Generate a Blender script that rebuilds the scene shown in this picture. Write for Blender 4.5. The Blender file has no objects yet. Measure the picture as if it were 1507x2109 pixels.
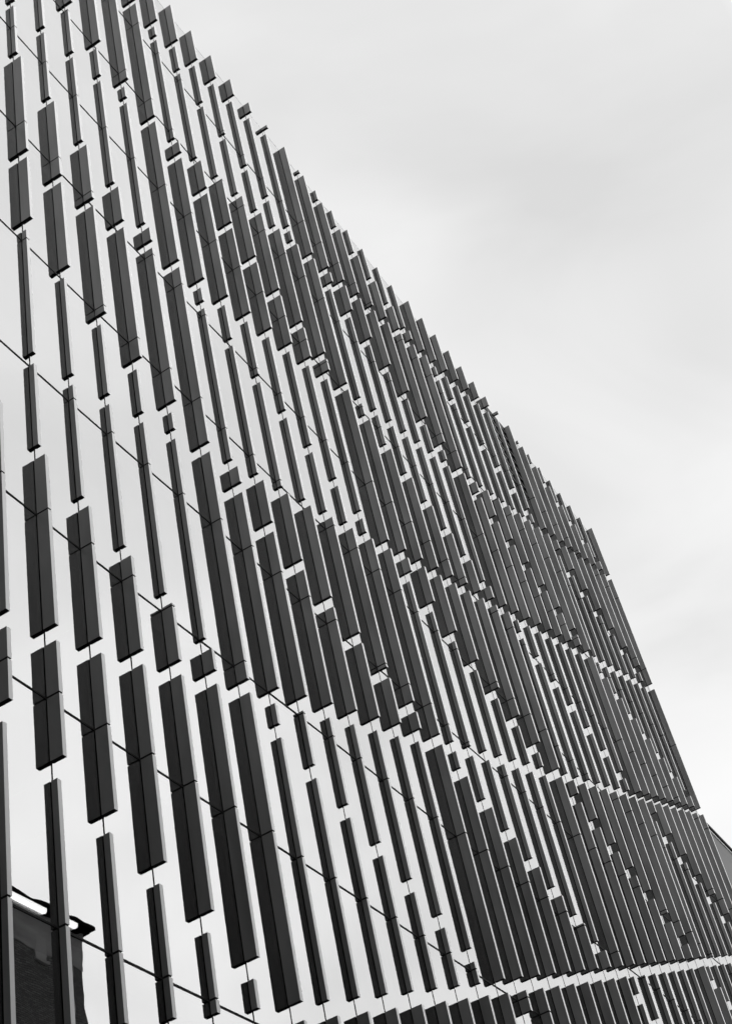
import bpy, math, random
from mathutils import Matrix, Vector
random.seed(7)
sc = bpy.context.scene
COL = sc.collection
U = 4.4                       # metres per upper storey; all plan data below is in storeys
EYE = 1.6                     # camera height above the pavement, metres

# ------------------------------------------------------------------ camera
RC = [[0.9690607, 0.1637037, -0.1847227], [0.2468226, -0.6427241, 0.7252478], [0.0, -0.7484028, -0.6632444]]
F_PX = 3080.45
IMG_W, IMG_H = 1507.0, 2109.0
cam_d = bpy.data.cameras.new('camera'); cam = bpy.data.objects.new('camera', cam_d)
COL.objects.link(cam); sc.camera = cam
cam_d.sensor_fit = 'HORIZONTAL'; cam_d.sensor_width = 36.0
cam_d.lens = F_PX / IMG_W * 36.0
cam_d.clip_start = 0.1; cam_d.clip_end = 3000
Rm = Matrix(RC).transposed()          # cam -> world
M4 = Rm.to_4x4(); M4.translation = Vector((0, 0, EYE))
cam.matrix_world = M4

def project(x, y, z):                 # used only to rank repeats by how large the photo shows them
    v = Matrix(RC) @ Vector((x, y, z - EYE))
    if v.z > -0.1: return None
    return (IMG_W/2 + F_PX*v.x/-v.z, IMG_H/2 - F_PX*v.y/-v.z)

# ------------------------------------------------------------------ sky, sun, exposure
SUN_AZ, SUN_EL = math.radians(108), math.radians(52)     # azimuth from +Y towards +X
w = bpy.data.worlds.new('World'); sc.world = w; w.use_nodes = True
nt = w.node_tree; nt.nodes.clear(); N = nt.nodes.new; L = nt.links.new
out = N('ShaderNodeOutputWorld'); bg = N('ShaderNodeBackground'); bg.inputs['Strength'].default_value = 0.1
sky = N('ShaderNodeTexSky'); sky.sky_type = 'NISHITA'; sky.sun_disc = False
sky.sun_elevation = SUN_EL; sky.sun_rotation = SUN_AZ
sky.dust_density = 4; sky.air_density = 1
bw = N('ShaderNodeRGBToBW'); L(sky.outputs[0], bw.inputs[0])
tc = N('ShaderNodeTexCoord'); sep = N('ShaderNodeSeparateXYZ'); L(tc.outputs['Generated'], sep.inputs[0])
mr = N('ShaderNodeMapRange'); mr.inputs['From Min'].default_value = 0.42; mr.inputs['From Max'].default_value = 0.80
mr.inputs['To Min'].default_value = 9.3; mr.inputs['To Max'].default_value = 8.2
mr.interpolation_type = 'SMOOTHSTEP'
L(sep.outputs['Z'], mr.inputs['Value'])
# the veiled sun makes the cloud layer much brighter on the street side of the tower, and the zenith is brighter than the rim
dt = N('ShaderNodeVectorMath'); dt.operation = 'DOT_PRODUCT'; L(tc.outputs['Generated'], dt.inputs[0]); dt.inputs[1].default_value = (0.932, -0.362, 0)
ex = N('ShaderNodeMapRange'); ex.inputs['From Min'].default_value = 0.08; ex.inputs['From Max'].default_value = 0.60
ex.inputs['To Min'].default_value = 0.0; ex.inputs['To Max'].default_value = 33; L(dt.outputs['Value'], ex.inputs['Value'])
ze = N('ShaderNodeMapRange'); ze.inputs['From Min'].default_value = 0.89; ze.inputs['From Max'].default_value = 1.0
ze.inputs['To Min'].default_value = 0.0; ze.inputs['To Max'].default_value = 28.0; L(sep.outputs['Z'], ze.inputs['Value'])
m0 = N('ShaderNodeMath'); m0.operation = 'ADD'; L(ex.outputs[0], m0.inputs[0]); L(ze.outputs[0], m0.inputs[1])
mx = N('ShaderNodeMath'); mx.operation = 'ADD'; L(m0.outputs[0], mx.inputs[0])
bk_ = N('ShaderNodeMapRange'); bk_.inputs['From Min'].default_value = -0.6; bk_.inputs['From Max'].default_value = 0.0      # the cloud is thicker and darker behind
bk_.inputs['To Min'].default_value = 0.95; bk_.inputs['To Max'].default_value = 1.0; L(sep.outputs['Y'], bk_.inputs['Value'])
m1 = N('ShaderNodeMath'); m1.operation = 'MULTIPLY'; L(mr.outputs[0], m1.inputs[0]); L(bk_.outputs[0], m1.inputs[1]); L(m1.outputs[0], mx.inputs[1])
mp = N('ShaderNodeMapping'); mp.inputs['Scale'].default_value = (1.6, 2.2, 3.4); L(tc.outputs['Generated'], mp.inputs[0])
nz = N('ShaderNodeTexNoise'); nz.inputs['Scale'].default_value = 2.3; nz.inputs['Detail'].default_value = 5
nz.inputs['Roughness'].default_value = 0.45; nz.inputs['Distortion'].default_value = 0.6; L(mp.outputs[0], nz.inputs['Vector'])
cl = N('ShaderNodeMapRange'); cl.inputs['From Min'].default_value = 0.3; cl.inputs['From Max'].default_value = 0.7
cl.inputs['To Min'].default_value = 0.90; cl.inputs['To Max'].default_value = 1.10; L(nz.outputs['Fac'], cl.inputs['Value'])
mc = N('ShaderNodeMath'); mc.operation = 'MULTIPLY'; L(mx.outputs[0], mc.inputs[0]); L(cl.outputs[0], mc.inputs[1])
# overcast: the cloud layer hides nearly all of the clear sky above it
mixs = N('ShaderNodeMix'); mixs.data_type = 'FLOAT'; mixs.inputs[0].default_value = 0.96
L(bw.outputs[0], mixs.inputs[2]); L(mc.outputs[0], mixs.inputs[3])
L(mixs.outputs[0], bg.inputs['Color']); L(bg.outputs[0], out.inputs['Surface'])
sd = bpy.data.lights.new('sun', 'SUN'); sd.energy = 0.6; sd.angle = math.radians(14); sd.color = (1, 1, 1)
sun = bpy.data.objects.new('sun', sd); COL.objects.link(sun)
sdir = Vector((math.sin(SUN_AZ)*math.cos(SUN_EL), math.cos(SUN_AZ)*math.cos(SUN_EL), math.sin(SUN_EL)))
sun.rotation_euler = sdir.to_track_quat('Z', 'Y').to_euler(); sun.location = (20, -10, 60)
sc.view_settings.view_transform = 'Standard'; sc.view_settings.look = 'None'
sc.view_settings.exposure = 0; sc.view_settings.gamma = 1
sc.render.engine = 'CYCLES'
sc.cycles.transparent_max_bounces = 12; sc.cycles.max_bounces = 10; sc.cycles.glossy_bounces = 6

# ------------------------------------------------------------------ materials
def g(v): return (v, v, v, 1)
def principled(name, v, rough=0.5, spec=0.5, metal=0.0, var=0.0, scale=(6, 6, 0.6), bump=0.0, vrough=0.0):
    m = bpy.data.materials.new(name); m.use_nodes = True; t = m.node_tree
    b = t.nodes['Principled BSDF']; b.inputs['Base Color'].default_value = g(v)
    b.inputs['Roughness'].default_value = rough; b.inputs['Specular IOR Level'].default_value = spec
    b.inputs['Metallic'].default_value = metal
    tc = t.nodes.new('ShaderNodeTexCoord'); mp = t.nodes.new('ShaderNodeMapping'); mp.inputs['Scale'].default_value = scale
    t.links.new(tc.outputs['Object'], mp.inputs[0])
    n = t.nodes.new('ShaderNodeTexNoise'); n.inputs['Scale'].default_value = 1.0; n.inputs['Detail'].default_value = 6
    t.links.new(mp.outputs[0], n.inputs['Vector'])
    if var:
        r = t.nodes.new('ShaderNodeMapRange'); r.inputs['From Min'].default_value = .3; r.inputs['From Max'].default_value = .7
        r.inputs['To Min'].default_value = v*(1-var); r.inputs['To Max'].default_value = v*(1+var)
        t.links.new(n.outputs['Fac'], r.inputs['Value']); t.links.new(r.outputs[0], b.inputs['Base Color'])
    if vrough:
        r = t.nodes.new('ShaderNodeMapRange'); r.inputs['From Min'].default_value = .3; r.inputs['From Max'].default_value = .7
        r.inputs['To Min'].default_value = rough-vrough; r.inputs['To Max'].default_value = rough+vrough
        t.links.new(n.outputs['Fac'], r.inputs['Value']); t.links.new(r.outputs[0], b.inputs['Roughness'])
    if bump:
        bp = t.nodes.new('ShaderNodeBump'); bp.inputs['Strength'].default_value = bump; bp.inputs['Distance'].default_value = 0.01
        t.links.new(n.outputs['Fac'], bp.inputs['Height']); t.links.new(bp.outputs[0], b.inputs['Normal'])
    return m
FIN = principled('fin_dark_metal', 0.082, 0.40, 0.22, var=0.3, scale=(1.4, 1.4, 0.35), vrough=0.06)
EDGE = principled('fin_edge_light_metal', 0.27, 0.38, 0.5, var=0.04, scale=(9, 9, 0.8))
CAP = principled('fin_end_black', 0.006, 0.8, 0.1)
GASKET = principled('gasket_black', 0.006, 0.8, 0.1)
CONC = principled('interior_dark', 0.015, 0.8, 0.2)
SLAB = principled('slab_edge_grey', 0.10, 0.8, 0.2)
COPING = principled('coping_metal', 0.35, 0.4, 0.5)
LBACK = principled('louvre_backing', 0.4, 0.6)
LOUVRE = principled('louvre_grey', 0.07, 0.5, 0.4)

def glass_mat(name, base, tint, bump, through):
    m = bpy.data.materials.new(name); m.use_nodes = True; t = m.node_tree; t.nodes.clear()
    o = t.nodes.new('ShaderNodeOutputMaterial'); mix = t.nodes.new('ShaderNodeMixShader')
    gl = t.nodes.new('ShaderNodeBsdfGlossy'); gl.inputs['Roughness'].default_value = 0.0; gl.inputs['Color'].default_value = g(tint)
    tr = t.nodes.new('ShaderNodeBsdfTransparent'); tr.inputs['Color'].default_value = g(through)
    fr = t.nodes.new('ShaderNodeFresnel'); fr.inputs['IOR'].default_value = 1.5
    ma = t.nodes.new('ShaderNodeMath'); ma.operation = 'MULTIPLY_ADD'; ma.inputs[1].default_value = 1 - base; ma.inputs[2].default_value = base
    ma.use_clamp = True
    t.links.new(fr.outputs[0], ma.inputs[0]); t.links.new(ma.outputs[0], mix.inputs[0])
    t.links.new(tr.outputs[0], mix.inputs[1]); t.links.new(gl.outputs[0], mix.inputs[2]); t.links.new(mix.outputs[0], o.inputs[0])
    if bump:
        tc = t.nodes.new('ShaderNodeTexCoord'); n = t.nodes.new('ShaderNodeTexNoise'); n.inputs['Scale'].default_value = 0.9
        n.inputs['Detail'].default_value = 1.5
        t.links.new(tc.outputs['Object'], n.inputs['Vector'])
        bp = t.nodes.new('ShaderNodeBump'); bp.inputs['Strength'].default_value = 1; bp.inputs['Distance'].default_value = bump
        t.links.new(n.outputs['Fac'], bp.inputs['Height']); t.links.new(bp.outputs[0], gl.inputs['Normal'])
    return m
G_OUT = glass_mat('coated_glass', 0.15, 1.0, 0.0022, 0.60)
G_IN = glass_mat('inner_glass', 0.20, 1.0, 0.0, 0.5)

# ------------------------------------------------------------------ mesh helpers
def tag(o, label=None, cat=None, group=None, kind=None):
    if label: o['label'] = label
    if cat: o['category'] = cat
    if group: o['group'] = group
    if kind: o['kind'] = kind
    return o
class MB:
    """collects boxes and prisms, links them as one mesh object"""
    def __init__(s): s.v = []; s.f = []; s.m = []
    def hexa(s, p, mats):             # p: 8 corners, bottom 0-3 ccw then top 4-7 ; mats for (bottom, top, 01, 12, 23, 30)
        b = len(s.v); s.v += [tuple(q) for q in p]
        s.f += [(b+3, b+2, b+1, b), (b+4, b+5, b+6, b+7), (b, b+1, b+5, b+4), (b+1, b+2, b+6, b+5), (b+2, b+3, b+7, b+6), (b+3, b, b+4, b+7)]
        s.m += list(mats) if hasattr(mats, '__len__') else [mats]*6
    def box(s, x0, x1, y0, y1, z0, z1, m=0):
        s.hexa([(x0, y0, z0), (x1, y0, z0), (x1, y1, z0), (x0, y1, z0), (x0, y0, z1), (x1, y0, z1), (x1, y1, z1), (x0, y1, z1)], m)
    def quad(s, p, m=0):
        b = len(s.v); s.v += [tuple(q) for q in p]; s.f.append(tuple(range(b, b+len(p)))); s.m.append(m)
    def build(s, name, mats, parent=None):
        me = bpy.data.meshes.new(name); me.from_pydata(s.v, [], s.f)
        for m in mats: me.materials.append(m)
        me.polygons.foreach_set('material_index', s.m); me.update()
        o = bpy.data.objects.new(name, me); COL.objects.link(o)
        if parent: o.parent = parent
        return o
def empty(name, loc=(0, 0, 0), rz=0):
    o = bpy.data.objects.new(name, None); COL.objects.link(o); o.location = loc; o.rotation_euler.z = rz
    o.empty_display_size = 0.5
    return o

# ------------------------------------------------------------------ facade plan (storey units, camera at origin)
HEAD = [1.206, 1.206, 1.2, 1.1925, 1.1902, 1.1908, 1.1928, 1.195, 1.1967, 1.1978, 1.198, 1.1977, 1.197, 1.1962, 1.1958, 1.1959, 1.1966, 1.1975, 1.1982, 1.1977, 1.1944, 1.195]
W = 0.27435
C0, C1 = -7, 38                       # first and last column of fins; the last stands at the far corner
def head(i): return HEAD[min(max(i, 2), len(HEAD)-1)] if i >= 0 else HEAD[2]
PX = {0: -1.35863}; PY = {0: 3.96990}
for i in range(0, C1): PX[i+1] = PX[i] + W*math.cos(HEAD[min(i, len(HEAD)-1)]); PY[i+1] = PY[i] + W*math.sin(HEAD[min(i, len(HEAD)-1)])
for i in range(0, C0, -1): PX[i-1] = PX[i] - W*math.cos(1.206); PY[i-1] = PY[i] - W*math.sin(1.206)
def frame(c):                         # position, along-facade and outward unit vectors of column c, metres
    a, b = max(c-1, C0), min(c+1, C1)
    dx, dy = PX[b]-PX[a], PY[b]-PY[a]; l = math.hypot(dx, dy)
    tg = Vector((dx/l, dy/l, 0)); n = Vector((tg.y, -tg.x, 0))
    return Vector((PX[c]*U, PY[c]*U, 0)), tg, n
LEVELS = [10.982, 9.912, 8.912, 7.921, 6.923, 5.945, 5.047, 4.152, 3.253, 2.357, 1.46, 0.563]   # roof first
def Z(z): return z*U + EYE
ZROOF = Z(LEVELS[0]); ZBASE = 0.15
DEEP, SHALLOW, THICK = 0.0590*U, 0.0290*U, 0.0208*U
GAP = 0.080                           # clear gap between stacked fins, storey units
VP, ZC = 1.5535, 4.012                # the weave: period up the facade, height of one crossing on column 6

def is_wide_region(c, z):
    """fins follow two families of sloping lines that cross every eight columns"""
    s = VP/2/8
    # nearest cell (diamond) whose left tip stands on column 6+8a
    best = None
    for a in range(-3, 5):
        ca = 6+8*a
        x = c-ca
        if x < 0 or x > 16: continue
        half = s*x if x <= 8 else s*(16-x)
        for k in range(-8, 10):
            zc = ZC + VP*k + (VP/2 if a % 2 else 0)
            if abs(z-zc) <= half+1e-6:
                r = round((zc-ZC)/(VP/2))
                left = (r % 4) in (2, 3)          # left half wide?
                if x == 8 : return True
                return left if x < 8 else (not left)
    return True
def cuts(c):                          # heights of the gaps on column c, storey units
    s = VP/2/8; m = (c-6) % 8; zs = []
    par = ((c-6)//8) % 2
    for k in range(-10, 12):
        zc = ZC + VP*k + (VP/2 if par else 0)
        if m == 0: zs.append(zc)
        else: zs += [zc + s*m, zc - s*m]
    return sorted(zs)

tower = empty('office_tower', (PX[0]*U, PY[0]*U, 0))
tag(tower, 'tall office tower of mirror glass with staggered rows of dark vertical fins', 'office building')
TOFF = Vector((PX[0]*U, PY[0]*U, 0))
class TB(MB):                         # mesh builder in the tower's own coordinates
    def build(s, name, mats, parent=None):
        s.v = [(x-TOFF.x, y-TOFF.y, z) for x, y, z in s.v]
        return MB.build(s, name, mats, parent or tower)
def slab_prism(mb, P, tg, n, s0, s1, d0, d1, z0, z1, mats):
    q = [P+tg*s0+n*d0, P+tg*s0+n*d1, P+tg*s1+n*d1, P+tg*s1+n*d0]      # ccw seen from above: near side first
    lo = [Vector((p.x, p.y, z0)) for p in q]; hi = [Vector((p.x, p.y, z1)) for p in q]
    mb.hexa(lo+hi, mats)

JOINT = 0.0080*U
def pieces(z0, z1):                   # a fin is cut by a thin joint at every storey line
    ps = []; a = z0
    for lv in sorted(Z(l) for l in LEVELS[1:]):
        if z0+0.03 < lv < z1-0.03:
            ps.append((a, lv-JOINT/2)); a = lv+JOINT/2
    ps.append((a, z1)); return ps
def fin_body(mb, c, z0, z1, depth):
    P, tg, n = frame(c); h = THICK/2; e = 0.012
    ps = pieces(z0, z1)
    for i, (a, b) in enumerate(ps):
        slab_prism(mb, P, tg, n, -h, h, 0.014, depth-e, a, b, [2 if i == 0 else 1, 0, 0, 0, 0, 0])
        slab_prism(mb, P, tg, n, -h*.75, h*.75, 0.004, 0.014, a, b, 1)
    if len(ps) > 1: slab_prism(mb, P, tg, n, -h*.7, h*.7, 0.006, depth-0.02, ps[0][0]+.01, ps[-1][1]-.01, 1)
def fin_edge(mb, c, z0, z1, depth):
    P, tg, n = frame(c); h = THICK/2; e = 0.012
    for i, (a, b) in enumerate(pieces(z0, z1)):
        slab_prism(mb, P, tg, n, -h-0.001, h+0.001, depth-e, depth, a+(0.0015 if i else 0), b, [2, 0, 1, 0, 1, 0])

fins = []
for c in range(C0, C1+1):
    zs = [z for z in cuts(c) if -0.1 < z < LEVELS[0]-0.02]
    lims = [(0.2-EYE/U)*1.0] + zs + [LEVELS[0]+GAP/2-0.004]
    for a, b in zip(lims[:-1], lims[1:]):
        za, zb = a+GAP/2, b-GAP/2
        if zb-za < 0.012: continue
        wide = is_wide_region(c, (a+b)/2)
        d = DEEP if wide else SHALLOW
        P, tg, n = frame(c)
        area = 0; lastp = None
        for k in range(9):
            z = za+(zb-za)*k/8; p = project(P.x, P.y, Z(z))
            q = project(P.x+n.x*d, P.y+n.y*d, Z(z))
            if p and -15 < (p[0]+q[0])/2 < IMG_W+15 and -15 < p[1] < IMG_H+15:
                if lastp: area += math.dist(p, lastp)*(math.hypot(p[0]-q[0], p[1]-q[1])+3)
                lastp = p
            else: lastp = None
        fins.append((area, c, Z(za), Z(zb), d, wide))
for wide, nm in ((True, 'wide_fin'), (False, 'narrow_fin')):
    fs = sorted([f for f in fins if f[5] == wide], reverse=True)
    for f in fs[:100]:
        mb = TB(); fin_body(mb, f[1], f[2], f[3], f[4]); fo = mb.build(nm, [FIN, GASKET, CAP])
        mb = TB(); fin_edge(mb, f[1], f[2], f[3], f[4]); mb.build('edge_strip', [EDGE, FIN, CAP], fo)
    mb = TB(); me_ = TB()
    for f in fs[100:]:
        fin_body(mb, f[1], f[2], f[3], f[4]); fin_edge(me_, f[1], f[2], f[3], f[4])
    if fs[100:]:
        r = mb.build(nm, [FIN, GASKET, CAP]); r['kind'] = 'stuff'
        r2 = me_.build('edge_strip', [EDGE, FIN, CAP], r); r2['kind'] = 'stuff'

# mullions: a thin black line on the glass behind every column of fins
for c in range(C0, C1+1):
    P, tg, n = frame(c); mb = TB()
    slab_prism(mb, P, tg, n, -0.017, 0.017, -0.07, 0.003, ZBASE, ZROOF-0.02, 0)
    mb.build('mullion', [GASKET])

# panes: one double-glazed unit per bay and storey
panes = []
for c in range(C0, C1):
    for li in range(len(LEVELS)-1):
        z1, z0 = Z(LEVELS[li]), Z(LEVELS[li+1])
        cx, cy = (PX[c]+PX[c+1])/2*U, (PY[c]+PY[c+1])/2*U
        q = [project(PX[c]*U, PY[c]*U, z0), project(PX[c+1]*U, PY[c+1]*U, z0), project(PX[c+1]*U, PY[c+1]*U, z1), project(PX[c]*U, PY[c]*U, z1)]
        ar = 0
        if all(q) and max(p[0] for p in q) > 0 and min(p[0] for p in q) < IMG_W and max(p[1] for p in q) > 0 and min(p[1] for p in q) < IMG_H:
            ar = abs(sum(q[i][0]*q[(i+1) % 4][1]-q[(i+1) % 4][0]*q[i][1] for i in range(4)))/2
        panes.append((ar, c, li))
panes.sort(reverse=True)
def louvred(c, li): return li == 0 and c in (28, 29)
def pane(mb, c, li):
    z1, z0 = Z(LEVELS[li])-0.004, Z(LEVELS[li+1])+0.012
    A = Vector((PX[c]*U, PY[c]*U, 0)); B = Vector((PX[c+1]*U, PY[c+1]*U, 0)); t = (B-A).normalized(); n = Vector((t.y, -t.x, 0))
    A += t*0.006; B -= t*0.006
    e = 0.0150
    r = random.Random(c*31+li); k = [r.uniform(-1, 1)*0.0009 for _ in range(3)]    # no two panes hang quite parallel
    o = lambda Pt, z, s: (Pt.x+n.x*s, Pt.y+n.y*s, z)
    p = [o(A, z0, k[0]), o(B, z0, k[1]), o(B, z1, k[1]+k[2]), o(A, z1, k[0]+k[2])]
    i_ = [o(A, z0, -e), o(B, z0, -e), o(B, z1, -e), o(A, z1, -e)]
    mb.quad(p, 0); mb.quad(i_, 1)
    for a_, b_ in ((0, 1), (1, 2), (2, 3), (3, 0)): mb.quad([p[b_], p[a_], i_[a_], i_[b_]], 2)
rest = TB(); cnt = 0
for ar, c, li in panes:
    if louvred(c, li):
        mb = TB(); P, tg, n = frame(c); wd = W*U
        nsl = 9; z0, z1 = Z(LEVELS[1])+0.02, ZROOF-0.03
        for k in range(nsl):
            z = z0+(z1-z0)*(k+.5)/nsl
            a = [P+tg*0.02+n*(-0.09), P+tg*(wd-0.02)+n*(-0.09)]
            b = [P+tg*0.02+n*0.012, P+tg*(wd-0.02)+n*0.012]
            mb.hexa([(b[0].x, b[0].y, z-0.11), (b[1].x, b[1].y, z-0.11), (a[1].x, a[1].y, z+0.02), (a[0].x, a[0].y, z+0.02),
                     (b[0].x, b[0].y, z-0.07), (b[1].x, b[1].y, z-0.07), (a[1].x, a[1].y, z+0.06), (a[0].x, a[0].y, z+0.06)], 0)
        lp = mb.build('louvre_panel', [LOUVRE])
        mb = TB(); slab_prism(mb, P, tg, n, 0.02, wd-0.02, -0.14, -0.11, z0, z1, 0); mb.build('backing', [LBACK], lp); continue
    if cnt < 100:
        mb = TB(); pane(mb, c, li); mb.build('glass_pane', [G_OUT, G_IN, GASKET]); cnt += 1
    else: pane(rest, c, li)
o = rest.build('glass_pane', [G_OUT, G_IN, GASKET]); o['kind'] = 'stuff'

# transoms, floor slabs
for li, lv in enumerate(LEVELS):
    mb = TB(); ms = TB()
    for c in range(C0, C1):
        A = Vector((PX[c]*U, PY[c]*U, 0)); B = Vector((PX[c+1]*U, PY[c+1]*U, 0)); t = (B-A).normalized(); n = Vector((t.y, -t.x, 0))
        L_ = (B-A).length
        if li: slab_prism(mb, A, t, n, 0.018, L_-0.018, -0.06, 0.012, Z(lv)-0.022, Z(lv)+0.012, 0)
        else: slab_prism(mb, A, t, n, 0.0, L_, -0.25, 0.004, Z(lv)-0.003, Z(lv)+0.02, 0)
        slab_prism(ms, A, t, n, 0, L_, -6.0, -0.12, Z(lv)-0.40, Z(lv)-0.06, 0)
    mb.build('transom' if li else 'roof_coping', [GASKET if li else COPING])
    ms.build('floor_slab' if li else 'roof', [SLAB])
# end walls and back, so the tower is a closed volume
E = [frame(C0)[0], frame(C1)[0]]; nb = frame(15)[2]; tb = frame(15)[1]
mb = TB()
slab_prism(mb, E[1], tb, nb, 0.05, 0.30, -26, 0.0, 0.1, ZROOF-0.005, 0)
slab_prism(mb, E[0], tb, nb, -0.30, -0.05, -26, 0.0, 0.1, ZROOF-0.005, 0)
mb.build('end_wall', [principled('end_wall_grey', 0.16, 0.5)])
mb = TB(); ln = (E[1]-E[0]).length
slab_prism(mb, E[0], tb, nb, -0.05, ln+0.05, -26.2, -25.9, 0.1, ZROOF-0.005, 0); mb.build('rear_wall', [principled('rear_wall_grey', 0.2, 0.7)])
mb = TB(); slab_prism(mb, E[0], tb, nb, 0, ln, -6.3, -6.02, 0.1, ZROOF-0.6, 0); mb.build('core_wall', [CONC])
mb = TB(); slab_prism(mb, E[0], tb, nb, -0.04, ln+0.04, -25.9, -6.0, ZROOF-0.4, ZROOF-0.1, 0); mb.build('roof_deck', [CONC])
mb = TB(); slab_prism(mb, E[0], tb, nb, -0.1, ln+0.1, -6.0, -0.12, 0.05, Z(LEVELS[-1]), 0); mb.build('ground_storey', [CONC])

# ------------------------------------------------------------------ ceiling lights seen through the glass low on the left
LAMP = bpy.data.materials.new('lamp_glow'); LAMP.use_nodes = True; t = LAMP.node_tree; t.nodes.clear()
oo = t.nodes.new('ShaderNodeOutputMaterial'); em = t.nodes.new('ShaderNodeEmission'); em.inputs['Strength'].default_value = 5
t.links.new(em.outputs[0], oo.inputs[0])
LH = 1.206; LT = Vector((math.cos(LH), math.sin(LH), 0)); LN = Vector((LT.y, -LT.x, 0)); LP = Vector((PX[2]*U, PY[2]*U, 0))
def lamp(s0, s1, e, z, hgt, dep, label):
    mid = LP + LT*((s0+s1)/2*U) - LN*(e*U)
    r = empty('ceiling_light', (mid.x, mid.y, Z(z)), LH)
    tag(r, label, 'ceiling light')
    l = (s1-s0)*U/2
    mb = MB(); mb.box(-l, l, -dep*.6, dep*.6, hgt*.5, hgt*.9, 0); mb.build('housing', [CONC], r)
    mb = MB(); k = 8; ring = []
    prof = [(math.cos(a)*dep/2, -abs(math.sin(a))*hgt*0.9+hgt*.5) for a in [math.pi*i/k for i in range(k+1)]]
    xs = [-l, -l+hgt*.5, l-hgt*.5, l]; sc_ = [0.55, 1, 1, 0.55]
    for x, s in zip(xs, sc_): ring.append([(x, py*s, pz*s) for py, pz in prof])
    b = 0
    for rr in ring: mb.v += rr
    for i in range(3):
        for j in range(k): mb.f.append((i*(k+1)+j, i*(k+1)+j+1, (i+1)*(k+1)+j+1, (i+1)*(k+1)+j)); mb.m.append(0)
    mb.f.append(tuple(range(k+1))); mb.m.append(0); mb.f.append(tuple(3*(k+1)+j for j in range(k, -1, -1))); mb.m.append(0)
    mb.build('diffuser', [LAMP], r)
lamp(-0.42, -0.027, 0.25, 2.609, 0.070, 0.12, 'long bright ceiling light seen through the glass above the lowest floor line at far left')
lamp(0.045, 0.141, 0.25, 2.612, 0.070, 0.12, 'short rounded bright ceiling light end behind the second column of fins at lower left')


# ------------------------------------------------------------------ brick building across the street, seen only in the mirror glass
BR = bpy.data.materials.new('dark_brick'); BR.use_nodes = True; t = BR.node_tree; b = t.nodes['Principled BSDF']
tcn = t.nodes.new('ShaderNodeTexCoord'); mpn = t.nodes.new('ShaderNodeMapping'); mpn.inputs['Rotation'].default_value = (math.radians(90), 0, 0)
bk = t.nodes.new('ShaderNodeTexBrick'); bk.inputs['Scale'].default_value = 1.0
bk.inputs['Color1'].default_value = g(0.20); bk.inputs['Color2'].default_value = g(0.36); bk.inputs['Mortar'].default_value = g(0.12)
bk.inputs['Mortar Size'].default_value = 0.012; bk.inputs['Brick Width'].default_value = 0.24; bk.inputs['Row Height'].default_value = 0.08
t.links.new(tcn.outputs['Object'], mpn.inputs[0]); t.links.new(mpn.outputs[0], bk.inputs['Vector']); t.links.new(bk.outputs['Color'], b.inputs['Base Color'])
b.inputs['Roughness'].default_value = 0.85
BAND = principled('weathered_render', 0.65, 0.8, 0.2, var=0.25, scale=(.6, .6, 2))
TRIM = principled('pale_trim', 0.75, 0.6); WGL = principled('window_glass_dark', 0.25, 0.08, 0.9)
D_OPP = 4.2*U
def corner(s): return LP + LT*(s*U) + LN*D_OPP
c0_ = corner(5.46)
brick = empty('brick_building', (c0_.x, c0_.y, 0), LH)          # local -x runs left along the street, local -y away from the tower
tag(brick, 'dark brick building with pale parapet band, seen mirrored in the glass at lower left', 'building')
LB, DB = 62, 14; zt = Z(6.13); zb_ = Z(5.76)
mb = MB(); mb.box(-LB, 0, -DB, 0, 0.15, zb_, 0); mb.build('wall', [BR], brick)
mb = MB(); mb.box(-LB-.03, .03, -DB-.03, .03, zb_, zt-0.25, 0); mb.build('parapet', [BAND], brick)
mb = MB(); mb.box(-LB-.2, .2, -DB-.2, .2, zt-0.25, zt-.12, 0); mb.box(-LB-.35, .35, -DB-.35, .35, zt-.12, zt, 0); mb.build('cornice', [GASKET], brick)
mb = MB(); mb.box(-76, -62.35, -DB, 17.5, 0.15, 44, 0); mb.box(-76.1, -62.3, -DB-.1, 17.6, 44, 45, 1); mb.build('added_shade_wing', [BR, BAND], brick)  # unseen tall wing, added behind the camera to keep sky light off the near fins
mb = MB(); mb.box(-0.9, -0.82, 0.0, 0.09, 0.15, zb_, 0); mb.build('downpipe', [BAND], brick)
def bwin(x, z, ww, hh, pm=None):
    mb = MB(); mb.box(x-ww/2, x+ww/2, 0, .05, z, z+hh, 0)
    o = mb.build('window', [TRIM], brick)
    mb = MB(); mb.box(x-ww/2+.08, x+ww/2-.08, .05, .06, z+.08, z+hh-.08, 0); mb.build('pane', [pm or WGL], o)
    mb = MB(); mb.box(x-ww/2-.06, x+ww/2+.06, 0, .12, z-.1, z, 0); mb.build('sill', [BAND], o)
bwin((4.955-5.46)*U, Z(5.70), 0.56, 0.82, TRIM)
for fl in range(5):
    for k in range(19):
        bwin(-2.6-k*3.1, 1.2+fl*4.2, 1.1, 1.9)

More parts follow.
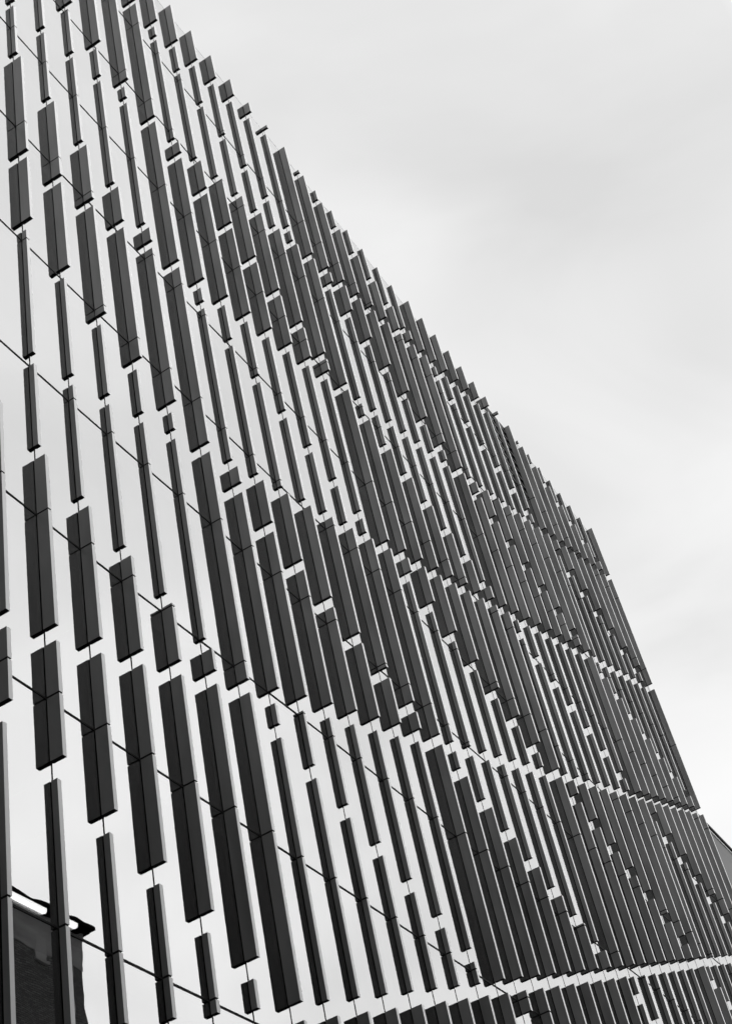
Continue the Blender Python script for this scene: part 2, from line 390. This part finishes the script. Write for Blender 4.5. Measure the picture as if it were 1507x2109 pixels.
# ------------------------------------------------------------------ neighbour beyond the far corner
Pe, te, ne = frame(C1)
o_ = Pe + te*0.9 - ne*(0.2*U)
nbr = empty('grey_building', (o_.x, o_.y, 0), math.atan2(te.y, te.x))
tag(nbr, 'lower grey building with a dark roof edge beyond the far corner of the glass tower', 'building')
zt = Z(7.60)

mb = MB(); mb.box(0, 42, 0, 14, 0.15, zt-0.24, 0); mb.build('wall', [principled('grey_panel', 0.03, 0.7, 0.3, var=0.3, scale=(.3, .3, .8))], nbr)
mb = MB(); mb.box(-.05, 42.05, -.04, 14.05, zt-0.24, zt-0.14, 0); mb.build('coping', [COPING], nbr)
mb = MB(); mb.box(-.1, 42.1, -.12, 14.1, zt-0.14, zt, 0); mb.build('roof_edge', [GASKET], nbr)

# ------------------------------------------------------------------ ground, road, pavements
ASPH = principled('asphalt', 0.05, 0.9, 0.3, var=0.2, scale=(3, 3, 3)); PAVE = principled('paving', 0.22, 0.85, 0.3, var=0.12, scale=(2, 2, 2))
GRD = principled('ground_far', 0.12, 0.9, 0.2, var=0.2, scale=(.1, .1, .1)); LINE = principled('road_paint', 0.7, 0.7)
def flat(name, pts, z, m, kind='structure'):
    mb = MB(); mb.quad([(p.x, p.y, z) for p in pts], 0); o = mb.build(name, [m]); o['kind'] = kind; return o
flat('ground', [Vector((-900, -900, 0)), Vector((900, -900, 0)), Vector((900, 900, 0)), Vector((-900, 900, 0))], 0, GRD)
def strip(s0, s1, d0, d1): return [LP+LT*s0+LN*d1, LP+LT*s1+LN*d1, LP+LT*s1+LN*d0, LP+LT*s0+LN*d0]
flat('road', strip(-120, 160, 5.0, 15.0), 0.004, ASPH)
mb = MB()
for k in range(-28, 38): 
    q = strip(k*4.0, k*4.0+2.0, 9.93, 10.07); mb.quad([(p.x, p.y, 0.008) for p in q], 0)
o = mb.build('lane_marking', [LINE]); o['kind'] = 'structure'
for nm, d0, d1 in (('near_pavement', -1.0, 5.0), ('far_pavement', 15.0, 19.0)):
    mb = MB(); q = strip(-120, 160, d0, d1); mb.hexa([(p.x, p.y, 0.001) for p in q]+[(p.x, p.y, 0.14) for p in q], 0)
    o = mb.build(nm, [PAVE]); o['kind'] = 'structure'
